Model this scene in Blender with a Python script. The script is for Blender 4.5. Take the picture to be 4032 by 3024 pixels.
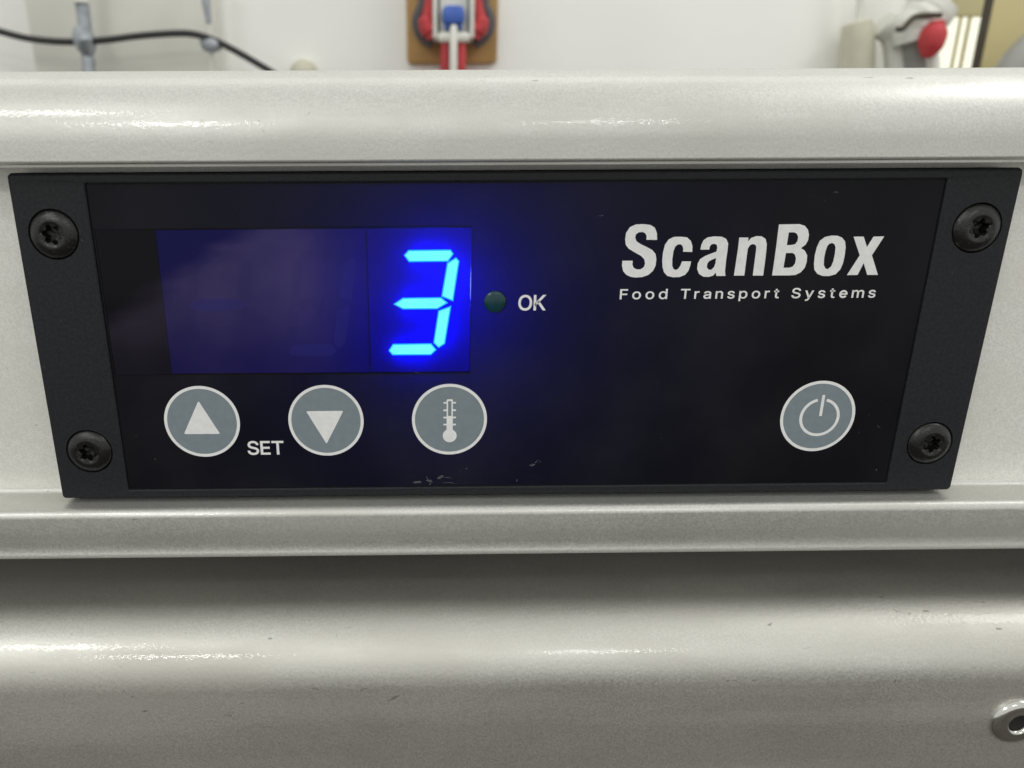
import bpy, bmesh, math, random
from mathutils import Vector, Matrix, Euler
for o in list(bpy.data.objects):
    bpy.data.objects.remove(o, do_unlink=True)
scene = bpy.context.scene
C = scene.collection
MM = 0.001

# ------------------------------------------------------------------ camera
CAM_LOC = Vector((-0.01498711, -0.11633373, 0.02909603))
CAM_ROT = Euler((math.radians(72.83749712), math.radians(0.29846561), math.radians(-0.64542465)), 'XYZ')
F, PX = 2800.17, 1698.79          # focal length and principal column of the 4032-wide photograph
cam_data = bpy.data.cameras.new('camera')
cam = bpy.data.objects.new('camera', cam_data)
C.objects.link(cam)
cam.location = CAM_LOC
cam.rotation_euler = CAM_ROT
cam_data.sensor_width = 36.0
cam_data.lens = 36.0 * F / 4032.0
cam_data.shift_x = (2016.0 - PX) / 4032.0
cam_data.clip_start = 0.005
cam_data.clip_end = 50.0
cam_data.dof.use_dof = True
cam_data.dof.focus_distance = 0.122
cam_data.dof.aperture_fstop = 24.0
scene.camera = cam

# ------------------------------------------------------------------ light
world = bpy.data.worlds.new('World')
scene.world = world
world.use_nodes = True
bg = world.node_tree.nodes['Background']
bg.inputs['Color'].default_value = (0.97, 0.975, 0.93, 1)
bg.inputs['Strength'].default_value = 0.75

def ceiling_lamp_or_fill(name, loc, sx, sy, power, color=(1.0, 0.995, 0.97)):
    d = bpy.data.lights.new(name, 'AREA')
    d.shape = 'RECTANGLE'; d.size = sx; d.size_y = sy
    d.energy = power; d.color = color
    o = bpy.data.objects.new(name, d); C.objects.link(o)
    o.location = loc                      # an area lamp shines straight down
    return o
ceiling_lamp_or_fill('ceiling_lamp_or_fill', (-1.00, -2.50, 1.42), 0.43, 0.26, 17)
ceiling_lamp_or_fill('ceiling_lamp_or_fill', (0.69, -2.50, 1.42), 0.42, 0.26, 9)
ceiling_lamp_or_fill('ceiling_lamp_or_fill', (-1.04, -1.28, 1.42), 0.42, 0.30, 7.5)
ceiling_lamp_or_fill('ceiling_lamp_or_fill', (1.52, -0.10, 1.42), 0.90, 0.60, 13)
ceiling_lamp_or_fill('ceiling_lamp_or_fill', (0.0, 0.55, 1.42), 2.40, 0.50, 4.5)  # added wide fill that brightens the wall, not a lamp of the room

scene.view_settings.view_transform = 'Standard'
scene.view_settings.look = 'None'
scene.view_settings.exposure = 0.0
scene.view_settings.gamma = 1.0
scene.render.engine = 'CYCLES'
scene.cycles.use_denoising = True
scene.cycles.max_bounces = 6
scene.cycles.sample_clamp_indirect = 4.0

# ------------------------------------------------------------------ helpers
MROT = CAM_ROT.to_matrix()
def at(px, py, Y):
    """world point seen at a pixel of the 4032x3024 photograph, on the vertical plane at depth Y"""
    d = MROT @ Vector(((px - PX) / F, -(py - 1512.0) / F, -1.0))
    return CAM_LOC + d * ((Y - CAM_LOC.y) / d.y)

def tag(o, label=None, cat=None, group=None, kind=None):
    if label: o['label'] = label
    if cat: o['category'] = cat
    if group: o['group'] = group
    if kind: o['kind'] = kind
    return o

def link(name, me, mat=None, parent=None, smooth=None):
    o = bpy.data.objects.new(name, me); C.objects.link(o)
    if mat is not None and len(me.materials) == 0: me.materials.append(mat)
    if parent is not None: o.parent = parent
    if smooth is not None:
        for p in me.polygons: p.use_smooth = True
        me.set_sharp_from_angle(angle=math.radians(smooth))
    return o

def empty(name, loc=(0, 0, 0)):
    o = bpy.data.objects.new(name, None); C.objects.link(o); o.location = loc
    o.empty_display_size = 0.02
    return o

def mesh_bm(bm, name='m'):
    bmesh.ops.recalc_face_normals(bm, faces=bm.faces)
    me = bpy.data.meshes.new(name); bm.to_mesh(me); bm.free()
    return me

def pydata(verts, faces, name='m'):
    me = bpy.data.meshes.new(name); me.from_pydata([tuple(v) for v in verts], [], faces); me.update()
    return me

def box_me(x0, x1, y0, y1, z0, z1, bevel=0.0, seg=2):
    bm = bmesh.new()
    bmesh.ops.create_cube(bm, size=1.0)
    for v in bm.verts:
        v.co = Vector(((x0 + x1) / 2 + v.co.x * (x1 - x0), (y0 + y1) / 2 + v.co.y * (y1 - y0), (z0 + z1) / 2 + v.co.z * (z1 - z0)))
    if bevel:
        bmesh.ops.bevel(bm, geom=list(bm.edges), offset=bevel, segments=seg, affect='EDGES', profile=0.5)
    return mesh_bm(bm)

def extrude_profile(pts, x0, x1, closed=True):
    """(y, z) outline swept along X, ends filled"""
    n = len(pts)
    v = [(x0, y, z) for y, z in pts] + [(x1, y, z) for y, z in pts]
    f = [(i, (i + 1) % n, n + (i + 1) % n, n + i) for i in range(n if closed else n - 1)]
    if closed: f += [tuple(range(n))[::-1], tuple(range(n, 2 * n))]
    bm = bmesh.new(); vs = [bm.verts.new(c) for c in v]
    for q in f: bm.faces.new([vs[i] for i in q])
    return mesh_bm(bm)

def tube_me(path, r, n=10, caps=True):
    """tube along a list of points; r a number or one per point"""
    P = [Vector(p) for p in path]; rs = r if isinstance(r, (list, tuple)) else [r] * len(P)
    bm = bmesh.new(); rings = []
    for i, p in enumerate(P):
        t = (P[min(i + 1, len(P) - 1)] - P[max(i - 1, 0)]).normalized()
        up = Vector((0, 1, 0)) if abs(t.y) < 0.9 else Vector((1, 0, 0))
        a = t.cross(up).normalized(); b = t.cross(a)
        rings.append([bm.verts.new(p + a * rs[i] * math.cos(k * 2 * math.pi / n) + b * rs[i] * math.sin(k * 2 * math.pi / n)) for k in range(n)])
    for i in range(len(rings) - 1):
        for k in range(n):
            bm.faces.new((rings[i][k], rings[i][(k + 1) % n], rings[i + 1][(k + 1) % n], rings[i + 1][k]))
    if caps:
        bm.faces.new(rings[0][::-1]); bm.faces.new(rings[-1])
    return mesh_bm(bm)

def catmull(pts, k=8):
    P = [Vector(p) for p in pts]; P = [P[0] * 2 - P[1]] + P + [P[-1] * 2 - P[-2]]
    out = []
    for i in range(1, len(P) - 2):
        for j in range(k):
            t = j / k
            out.append(0.5 * ((2 * P[i]) + (P[i + 1] - P[i - 1]) * t + (2 * P[i - 1] - 5 * P[i] + 4 * P[i + 1] - P[i + 2]) * t * t + (3 * P[i] - P[i - 1] - 3 * P[i + 1] + P[i + 2]) * t ** 3))
    out.append(P[-2]); return out

def shape_me(contours, y, thick=0.02, grow=0.0):
    """flat shape from (x, z) contours in millimetres (first outline, then holes), front face at y (mm), printed-ink thickness"""
    cu = bpy.data.curves.new('shape', 'CURVE'); cu.dimensions = '2D'; cu.fill_mode = 'BOTH'
    cu.extrude = thick / 2; cu.offset = grow
    for c in contours:
        s = cu.splines.new('POLY'); s.points.add(len(c) - 1); s.use_cyclic_u = True
        for q, (x, z) in zip(s.points, c): q.co = (x, z, 0, 1)
    return curve_to_mesh(cu, y + thick / 2)

def curve_to_mesh(cu, y, fit=None):
    o = bpy.data.objects.new('tmp', cu); C.objects.link(o)
    bpy.context.view_layer.update()
    me = bpy.data.meshes.new_from_object(o.evaluated_get(bpy.context.evaluated_depsgraph_get()))
    bpy.data.objects.remove(o); bpy.data.curves.remove(cu)
    vs = [v.co.copy() for v in me.vertices]
    if fit:
        x0, z0, x1, z1, base, cap = fit                 # base / cap: font-space baseline and cap height
        a0 = min(v.x for v in vs); a1 = max(v.x for v in vs)
        for v in vs:
            v.x = x0 + (v.x - a0) / (a1 - a0) * (x1 - x0)
            v.y = z0 + (v.y - base) / (cap - base) * (z1 - z0)
    for mv, v in zip(me.vertices, vs): mv.co = (v.x * MM, (y - v.z) * MM, v.y * MM)
    me.materials.clear()
    me.update()
    return me

def inside(p, poly):
    c = False
    for (x0, y0), (x1, y1) in zip(poly, poly[1:] + poly[:1]):
        if (y0 > p[1]) != (y1 > p[1]) and p[0] < (x1 - x0) * (p[1] - y0) / (y1 - y0) + x0: c = not c
    return c

def text_me(s, x0, z0, x1, z1, y, bold=0.05, track=0.0, thick=0.02):
    """word set from the glyph outlines below: baseline z0, cap height z1, ink from x0 to x1 (mm)"""
    pen = 0.0; glyphs = []
    for ch in s:
        cs = GLYPH[ch]; xs = [p[0] for c in cs for p in c]; lo, hi = min(xs), max(xs)
        glyphs.append([[(p[0] - lo + pen, p[1]) for p in c] for c in cs]); pen += hi - lo + 0.075 + track
    pen -= 0.075 + track
    k = (x1 - x0 - 2 * bold) / pen; q = (z1 - z0 - 2 * bold) / 0.509
    bm = bmesh.new()
    for cs in glyphs:
        cs = [[(x0 + bold + x * k, z0 + bold + z * q) for x, z in c] for c in cs]
        solids = [c for c in cs if not any(d is not c and all(inside(p, d) for p in c) for d in cs)]
        for c in solids:
            holes = [d for d in cs if d not in solids and all(inside(p, c) for p in d)]
            bm.from_mesh(shape_me([c] + holes, y, thick, bold))
    me = bpy.data.meshes.new('word'); bm.to_mesh(me); bm.free()
    return me

def inset(c, d):
    """polygon moved inwards by d"""
    P = [Vector(p) for p in c]; n = len(P)
    s = sum(P[i].x * P[(i + 1) % n].y - P[(i + 1) % n].x * P[i].y for i in range(n))
    out = []
    for i in range(n):
        a = (P[i] - P[i - 1]).normalized(); b = (P[(i + 1) % n] - P[i]).normalized()
        na, nb = (Vector((-v.y, v.x)) * (1 if s > 0 else -1) for v in (a, b))
        k = na + nb; k = k / max(0.35, k.dot(na) )
        out.append(tuple(P[i] + k * d))
    return out

def circle(cx, cz, r, n=64, a0=0.0, a1=2 * math.pi, end=False):
    m = n + 1 if end else n
    return [(cx + r * math.cos(a0 + (a1 - a0) * i / n), cz + r * math.sin(a0 + (a1 - a0) * i / n)) for i in range(m)]

# ------------------------------------------------------------------ materials
class NT:
    def __init__(self, name):
        self.m = bpy.data.materials.new(name); self.m.use_nodes = True
        self.t = self.m.node_tree; self.t.nodes.clear()
        self.out = self.t.nodes.new('ShaderNodeOutputMaterial')
    def n(self, kind, **kw):
        nd = self.t.nodes.new('ShaderNode' + kind)
        for k, v in kw.items():
            if k.startswith('_'): setattr(nd, k[1:], v)
            else:
                s = nd.inputs[int(k[1:])] if k[0] == 'i' and k[1:].isdigit() else nd.inputs[k.replace('__', ' ')]
                if isinstance(v, bpy.types.NodeSocket): self.t.links.new(v, s)
                else: s.default_value = v
        return nd
    def math(self, op, a, b=0.0, c=0.0, clamp=False):
        return self.n('Math', _operation=op, _use_clamp=clamp, i0=a, i1=b, i2=c).outputs[0]
    def ramp(self, fac, lo, hi, a=0.0, b=1.0):
        return self.n('MapRange', _interpolation_type='SMOOTHSTEP', Value=fac, i1=lo, i2=hi, i3=a, i4=b).outputs[0]
    def coord(self): return self.n('TexCoord').outputs['Object']
    def noise(self, scale, detail=3.0, vec=None, stretch=None, rough=0.5):
        v = vec if vec is not None else self.coord()
        if stretch: v = self.n('Mapping', Vector=v, Scale=stretch).outputs[0]
        return self.n('TexNoise', Vector=v, Scale=scale, Detail=detail, Roughness=rough).outputs[0]
    def mixc(self, fac, a, b, blend='MIX'):
        nd = self.n('Mix', _data_type='RGBA', _blend_type=blend)
        for s, v in ((nd.inputs[0], fac), (nd.inputs[6], a), (nd.inputs[7], b)):
            if isinstance(v, bpy.types.NodeSocket): self.t.links.new(v, s)
            else: s.default_value = v
        return nd.outputs[2]
    def bump(self, h, strength=0.3, dist=0.0001, normal=None):
        kw = dict(Height=h, Strength=strength, Distance=dist)
        if normal is not None: kw['Normal'] = normal
        return self.n('Bump', **kw).outputs[0]
    def pbr(self, **kw):
        return self.n('BsdfPrincipled', **kw).outputs[0]
    def done(self, shader):
        self.t.links.new(shader, self.out.inputs['Surface']); return self.m

def rgb(r, g, b): return (r, g, b, 1.0)

def simple(name, col, rough=0.5, metal=0.0, vary=0.06, scale=60.0, bump=0.0, bscale=400.0, coat=0.0, bdist=0.0003):
    t = NT(name)
    nz = t.noise(scale, 4.0)
    c = t.mixc(t.ramp(nz, 0.3, 0.7), rgb(*[x * (1 - vary) for x in col]), rgb(*[min(1, x * (1 + vary)) for x in col]))
    kw = dict(Base__Color=c, Roughness=rough, Metallic=metal, Coat__Weight=coat)
    if bump: kw['Normal'] = t.bump(t.noise(bscale, 3.0), bump, bdist)
    return t.done(t.pbr(**kw))

def silver_paint(name, col, wear=1.0, metal=0.75):
    """satin silver powder coat with orange peel, fine flake mottling, dark specks and hair scratches"""
    t = NT(name); v = t.coord()
    flake = t.noise(2900.0, 2.0, v); cloud = t.noise(170.0, 4.0, v); peel = t.noise(1500.0, 2.5, v)
    c = t.mixc(t.ramp(flake, 0.32, 0.68), rgb(*[x * 0.92 for x in col]), rgb(*[min(1, x * 1.08) for x in col]))
    c = t.mixc(t.ramp(cloud, 0.35, 0.7, 0.0, 0.25), c, rgb(col[0] * 0.9, col[1] * 0.9, col[2] * 0.88))
    blot = t.noise(38.0, 5.0, v, stretch=(0.6, 1.0, 1.6), rough=0.6)
    c = t.mixc(t.ramp(blot, 0.40, 0.75, 0.0, 0.40 * wear), c, rgb(col[0] * 0.80, col[1] * 0.78, col[2] * 0.74))
    wipe = t.noise(60.0, 4.0, v, stretch=(0.12, 1.0, 2.2), rough=0.55)
    c = t.mixc(t.ramp(wipe, 0.42, 0.72, 0.0, 0.38 * wear), c, rgb(col[0] * 0.84, col[1] * 0.83, col[2] * 0.80))
    grime = t.noise(420.0, 5.0, v, rough=0.75)
    c = t.mixc(t.ramp(grime, 0.66, 0.80, 0.0, 0.45 * wear), c, rgb(0.20, 0.19, 0.165))
    nrm = t.bump(peel, 0.20, 0.00012); cnrm = t.bump(peel, 0.32, 0.00012)
    return t.done(t.pbr(Base__Color=c, Metallic=metal, Roughness=t.math('ADD', t.ramp(flake, 0.2, 0.8, 0.38, 0.50), t.math('ADD', t.ramp(blot, 0.3, 0.75, 0.0, 0.10), t.ramp(wipe, 0.35, 0.7, -0.04, 0.08))), Normal=nrm,
                        Coat__Weight=0.4, Coat__Roughness=0.035, Coat__Normal=cnrm))

M = {}
M['silver'] = silver_paint('silver_powder_coat', (0.655, 0.655, 0.625))
M['silver_face'] = silver_paint('silver_powder_coat_flat', (0.86, 0.85, 0.805), 0.8, 0.20)
M['silver_door'] = silver_paint('silver_powder_coat_scuffed', (0.66, 0.65, 0.61), 1.0, 0.85)

def black_coat():
    t = NT('black_powder_coat'); v = t.coord()
    g = t.noise(1800.0, 3.0, v)
    scr = t.noise(260.0, 6.0, v, stretch=(1.0, 1.0, 5.0), rough=0.75)
    c = t.mixc(t.ramp(g, 0.3, 0.7), rgb(0.011, 0.012, 0.0145), rgb(0.019, 0.020, 0.024))
    c = t.mixc(t.ramp(scr, 0.66, 0.78, 0.0, 0.35), c, rgb(0.16, 0.16, 0.17))
    return t.done(t.pbr(Base__Color=c, Roughness=0.60, Specular__IOR__Level=0.28, Normal=t.bump(g, 0.35, 0.00012)))
M['black'] = black_coat()

def overlay_film():
    """satin black printed film; made translucent so an added inner lamp imitates blue lens glare"""
    t = NT('black_overlay_film'); v = t.coord()
    g = t.noise(2200.0, 2.0, v); sm = t.noise(45.0, 4.0, v)
    dust = t.noise(520.0, 5.0, v, rough=0.8)
    c = t.mixc(t.ramp(dust, 0.70, 0.80, 0.0, 0.22), t.mixc(t.ramp(sm, 0.35, 0.75), rgb(0.004, 0.004, 0.0052), rgb(0.010, 0.010, 0.0115)), rgb(0.16, 0.16, 0.17))
    p = t.pbr(Base__Color=c, Roughness=t.ramp(sm, 0.3, 0.7, 0.36, 0.48), Specular__IOR__Level=0.16, Normal=t.bump(g, 0.10, 0.00006))
    tr = t.n('BsdfTranslucent', Color=rgb(0.0, 0.0, 1.0)).outputs[0]
    return t.done(t.n('MixShader', i0=0.013, i1=p, i2=tr).outputs[0])
M['overlay'] = overlay_film()

def white_ink(name, col, trans=0.0):
    t = NT(name); v = t.coord()
    g = t.noise(900.0, 3.0, v)
    c = t.mixc(t.ramp(g, 0.3, 0.7), rgb(*[x * 0.92 for x in col]), rgb(*col))
    p = t.pbr(Base__Color=c, Roughness=0.45)
    if not trans: return t.done(p)
    tr = t.n('BsdfTranslucent', Color=rgb(0.0, 0.0, 1.0)).outputs[0]
    return t.done(t.n('MixShader', i0=trans, i1=p, i2=tr).outputs[0])
M['ink'] = white_ink('white_ink', (0.90, 0.90, 0.90))
M['button_grey'] = white_ink('grey_button_ink', (0.22, 0.268, 0.295))

def painted_reflection(t, v):
    """room reflection painted into the colour of the display film: its own fixed shape in panel coordinates (metres)"""
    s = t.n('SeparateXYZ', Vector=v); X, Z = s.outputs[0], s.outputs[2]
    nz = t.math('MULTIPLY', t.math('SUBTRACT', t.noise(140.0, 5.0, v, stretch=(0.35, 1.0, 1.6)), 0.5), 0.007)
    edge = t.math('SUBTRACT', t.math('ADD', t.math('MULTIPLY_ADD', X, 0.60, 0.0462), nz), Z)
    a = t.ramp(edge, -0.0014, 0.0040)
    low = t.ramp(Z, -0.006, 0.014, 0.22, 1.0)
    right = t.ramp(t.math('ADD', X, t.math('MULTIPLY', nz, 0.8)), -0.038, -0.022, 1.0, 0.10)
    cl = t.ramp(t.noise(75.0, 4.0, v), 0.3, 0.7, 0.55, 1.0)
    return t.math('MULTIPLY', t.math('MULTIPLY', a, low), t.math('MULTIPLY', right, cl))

def display_film(name, base, trans, reflection_amt):
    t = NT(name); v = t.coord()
    g = painted_reflection(t, v)
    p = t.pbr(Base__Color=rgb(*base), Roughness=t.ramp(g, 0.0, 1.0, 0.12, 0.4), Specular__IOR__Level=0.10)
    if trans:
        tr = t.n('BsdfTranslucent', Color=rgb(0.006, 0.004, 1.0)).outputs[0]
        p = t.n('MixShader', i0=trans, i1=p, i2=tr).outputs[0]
    df = t.n('BsdfDiffuse', Color=rgb(0.30, 0.235, 0.42)).outputs[0]  # pale violet of the painted reflection
    return t.done(t.n('MixShader', i0=t.math('MULTIPLY', g, reflection_amt), i1=p, i2=df).outputs[0])
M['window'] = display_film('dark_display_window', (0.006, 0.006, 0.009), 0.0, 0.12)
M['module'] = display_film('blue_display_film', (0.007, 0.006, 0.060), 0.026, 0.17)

def emitter(name, col, strength):
    t = NT(name); v = t.coord()
    k = t.ramp(t.noise(160.0, 1.0, v), 0.3, 0.7, 0.95, 1.05)
    return t.done(t.n('Emission', Color=rgb(*col), Strength=t.math('MULTIPLY', k, strength)).outputs[0])
M['segment_lit'] = emitter('lit_segment', (0.15, 0.86, 1.0), 1.15)
M['segment_edge'] = emitter('lit_segment_edge', (0.02, 0.45, 1.0), 1.1)
M['halo_pad'] = emitter('blue_halo_glow', (0.0, 0.02, 1.0), 330.0)
t = NT('unlit_segment')
M['segment_off'] = t.done(t.n('MixShader', i0=0.965, i1=t.pbr(Base__Color=rgb(0.03, 0.03, 0.16), Roughness=0.2, Specular__IOR__Level=0.1),
                               i2=t.n('BsdfTransparent').outputs[0]).outputs[0])
t = NT('faint_unlit_segment')
M['segment_faint'] = t.done(t.n('MixShader', i0=0.88, i1=t.pbr(Base__Color=rgb(0.05, 0.05, 0.34), Roughness=0.3, Specular__IOR__Level=0.1),
                                 i2=t.n('BsdfTransparent').outputs[0]).outputs[0])
M['teal'] = simple('teal_lens', (0.001, 0.042, 0.054), 0.25, vary=0.15, scale=800.0)
t = NT('worn_black_screw'); v = t.coord()
w = t.noise(900.0, 5.0, v, stretch=(1.0, 1.0, 2.5), rough=0.7)
M['screw'] = t.done(t.pbr(Base__Color=t.mixc(t.ramp(w, 0.58, 0.76, 0.0, 0.55), rgb(0.007, 0.007, 0.007), rgb(0.20, 0.19, 0.18)),
                          Roughness=0.24, Metallic=t.ramp(w, 0.56, 0.76, 0.0, 0.6), Normal=t.bump(w, 0.35, 0.0002)))
M['aluminium'] = simple('bright_aluminium', (0.68, 0.67, 0.64), 0.16, 1.0, 0.05, 500.0, 0.12, 900.0)
M['dark_hole'] = simple('dark_hole_shade', (0.008, 0.007, 0.006), 0.8, 0.0)
M['wall'] = simple('white_wall_paint', (0.93, 0.93, 0.895), 0.7, vary=0.03, scale=3.0, bump=0.15, bscale=60.0, bdist=0.002)
M['cream'] = simple('cream_plastic', (0.60, 0.585, 0.46), 0.45, vary=0.06, scale=25.0)
M['box_paint'] = simple('off_white_sheet_metal', (0.70, 0.695, 0.63), 0.5, vary=0.06, scale=8.0)
M['white_plastic'] = simple('white_plastic', (0.76, 0.76, 0.70), 0.4, vary=0.04, scale=25.0)
t = NT('dark_scuff')
M['scuff'] = t.done(t.n('MixShader', i0=0.74, i1=t.pbr(Base__Color=rgb(0.05, 0.045, 0.035), Roughness=0.6), i2=t.n('BsdfTransparent').outputs[0]).outputs[0])
t = NT('pale_lint')
M['lint'] = t.done(t.n('MixShader', i0=0.82, i1=t.pbr(Base__Color=rgb(0.42, 0.41, 0.42), Roughness=0.7), i2=t.n('BsdfTransparent').outputs[0]).outputs[0])
M['cable'] = simple('black_rubber', (0.02, 0.02, 0.022), 0.45, scale=90.0)
M['galv'] = simple('galvanised_steel', (0.36, 0.39, 0.42), 0.45, 0.5, 0.2, 60.0)
M['gap_shade'] = simple('black_gap_shade', (0.018, 0.018, 0.018), 0.6, scale=90.0)
M['floor'] = simple('brown_floor_tile', (0.045, 0.038, 0.029), 0.6, vary=0.1, scale=6.0)
M['wood'] = simple('brown_board', (0.46, 0.27, 0.095), 0.6, vary=0.12, scale=25.0)
M['red'] = simple('red_plastic', (0.50, 0.040, 0.048), 0.6, vary=0.12, scale=40.0)
M['blue'] = simple('blue_plastic', (0.05, 0.13, 0.50), 0.4, vary=0.1, scale=40.0)
M['grey_rubber'] = simple('grey_rubber', (0.085, 0.075, 0.085), 0.5, vary=0.15, scale=40.0)
M['brass'] = simple('tan_panel_paint', (0.60, 0.52, 0.27), 0.5, vary=0.08, scale=6.0)
M['khaki'] = simple('khaki_frame_paint', (0.50, 0.45, 0.24), 0.5, vary=0.08, scale=6.0)
M['dark_bar'] = simple('dark_brown_bar', (0.05, 0.038, 0.022), 0.5, vary=0.15, scale=20.0)
M['grey_pipe'] = simple('grey_pipe_paint', (0.34, 0.34, 0.32), 0.45, vary=0.08, scale=20.0)
M['pane'] = emitter('daylit_pane', (1.0, 0.98, 0.80), 1.15)

# ------------------------------------------------------------------ the setting
wall = link('wall', box_me(-2.2, 2.2, 1.00, 1.06, -0.9, 1.9), M['wall'])
tag(wall, 'white painted wall behind the cabinet', 'wall', kind='structure')

floor = link('floor', box_me(-2.6, 2.6, -2.7, 1.0, -0.62, -0.50), M['floor'])
tag(floor, 'brown floor under the cabinet', 'floor', kind='structure')

# ------------------------------------------------------------------ cabinet
XL, XR = -0.30, 0.30
cab = empty('food_cabinet', (0, 0, -0.50))
tag(cab, 'silver powder-coated food transport cabinet carrying the black control panel', 'cabinet')
bpy.context.view_layer.update()
def part(name, me, mat, parent, smooth=None):
    """part modelled in world coordinates, hung under its thing without moving"""
    o = link(name, me, mat, parent, smooth)
    root = Matrix.Identity(4); q = parent
    while q is not None:
        root = q.matrix_local @ root if False else Matrix.Translation(q.location) @ root; q = q.parent
    o.location = -(root.translation)
    return o
# world-space modelling: children of an empty at loc get -loc so that their mesh data stay in world coordinates

def arc(cy, cz, r, a0, a1, n):
    return [(cy + r * math.cos(math.radians(a0 + (a1 - a0) * i / n)), cz + r * math.sin(math.radians(a0 + (a1 - a0) * i / n))) for i in range(n + 1)]

upper = [(0.0400, 0.0296), (0.0010, 0.0296), (0.0008, 0.0289), (-0.0020, 0.0289), (-0.0021, 0.0290), (-0.0021, 0.02935),
         (-0.0027, 0.02942), (-0.00295, 0.02952), (-0.0031, 0.0297), (-0.0031, 0.0299), (-0.0031, 0.0312)]
upper += arc(0.0075, 0.0325, 0.0106, 180, 172, 3)[:-1] + [(0.0075 + 0.0106 * math.cos(math.radians(a)), 0.0325 + 0.0110 * math.sin(math.radians(a))) for a in range(172, 89, -3)] + [(0.0075, 0.0435), (0.0400, 0.0435)]
part('upper_rail', extrude_profile(upper, XL, XR), M['silver'], cab, 40)

lower = [(0.0400, -0.0281), (0.0052, -0.0281), (0.0045, -0.0278), (0.0042, -0.0281), (0.0040, -0.0284), (0.0036, -0.0286), (0.0030, -0.0287)]
lower += arc(-0.0018, -0.0302, 0.0015, 92, 180, 12)
lower += [(-0.0033, -0.0322), (-0.00315, -0.0340), (-0.0029, -0.0354), (-0.00285, -0.0364), (-0.0030, -0.0372), (-0.00315, -0.0377),
          (-0.0031, -0.0380), (-0.0028, -0.0382), (0.0400, -0.0382)]
part('lower_rail', extrude_profile(lower, XL, XR), M['silver'], cab, 40)

# recessed face between the rails, cut out behind the control panel
def holed_plate(x0, x1, z0, z1, hx0, hx1, hz0, hz1, y0, y1):
    xs, zs = [x0, hx0, hx1, x1], [z0, hz0, hz1, z1]
    bm = bmesh.new(); g = {}
    for k, y in enumerate((y0, y1)):
        for i in range(4):
            for j in range(4): g[i, j, k] = bm.verts.new((xs[i], y, zs[j]))
    for i in range(3):
        for j in range(3):
            if i == 1 and j == 1: continue
            for k in (0, 1): bm.faces.new([g[i, j, k], g[i + 1, j, k], g[i + 1, j + 1, k], g[i, j + 1, k]])
    for a, b in [((1, 1), (2, 1)), ((2, 1), (2, 2)), ((2, 2), (1, 2)), ((1, 2), (1, 1))] + [((i, j), (i + 1, j)) for i in range(3) for j in (0, 3)] + [((i, j), (i, j + 1)) for i in (0, 3) for j in range(3)]:
        bm.faces.new([g[a[0], a[1], 0], g[b[0], b[1], 0], g[b[0], b[1], 1], g[a[0], a[1], 1]])
    return mesh_bm(bm)
part('face_plate', holed_plate(XL, XR, -0.0287, 0.0292, -0.0712, 0.0712, -0.0268, 0.0269, 0.0046, 0.0058), M['silver_face'], cab)

door = [(0.0280, -0.0488), (0.0100, -0.0488)] + arc(-0.0008, -0.0600, 0.0112, 90, 180, 28) + [(-0.0120, -0.075), (-0.0120, -0.110), (-0.0120, -0.170), (-0.0120, -0.4600), (0.0280, -0.4600)]
part('door', extrude_profile(door, XL, XR), M['silver_door'], cab, 40)
part('cabinet_body', box_me(XL, XR, 0.0285, 0.52, -0.50, 0.0288), M['silver_door'], cab)
part('top_panel', box_me(XL, XR, 0.0402, 0.52, 0.0290, 0.0433), M['silver'], cab)

part('gap_shade', box_me(XL + 0.002, XR - 0.002, 0.0215, 0.0284, -0.0486, -0.0384, 0.001), M['gap_shade'], cab)  # dark strip added to deepen the shade at the back of the gap

# pop rivet in the door
def lathe_me(profile, center, n=40):
    """(radius, depth toward -Y) profile turned about the Y axis at center"""
    bm = bmesh.new(); rings = []
    for r, h in profile:
        if r <= 1e-7: rings.append([bm.verts.new((center[0], center[1] - h, center[2]))]); continue
        rings.append([bm.verts.new((center[0] + r * math.cos(2 * math.pi * k / n), center[1] - h, center[2] + r * math.sin(2 * math.pi * k / n))) for k in range(n)])
    for a, b in zip(rings, rings[1:]):
        for k in range(n):
            if len(a) == 1: bm.faces.new((a[0], b[k], b[(k + 1) % n]))
            elif len(b) == 1: bm.faces.new((a[k], a[(k + 1) % n], b[0]))
            else: bm.faces.new((a[k], a[(k + 1) % n], b[(k + 1) % n], b[k]))
    return mesh_bm(bm)
rc = (0.0918, -0.0120, -0.0681)
rv = part('rivet', lathe_me([(0.0046, -0.0004), (0.0046, 0.0002), (0.0045, 0.0005), (0.0042, 0.0008), (0.0035, 0.0010), (0.0030, 0.00105), (0.0027, 0.0010), (0.0024, 0.00115), (0.0021, 0.0011), (0.0018, 0.0009), (0.0017, 0.0004), (0.0016, -0.0030), (0.0, -0.0030)], rc), M['aluminium'], cab, 50)
mn = link('hole_shade', lathe_me([(0.00166, 0.0001), (0.00166, 0.00045), (0.0012, 0.0003), (0.0, 0.0002)], rc, 24), M['dark_hole'], rv, 40)  # near-black plug standing in for the shade inside the empty rivet hole
tag(rv, 'polished dome rivet in the lower door')

# ------------------------------------------------------------------ control panel
cp = empty('control_panel', (0, 0, 0))
tag(cp, 'black control panel with blue digital display, four round buttons and white lettering', 'control panel')

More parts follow.
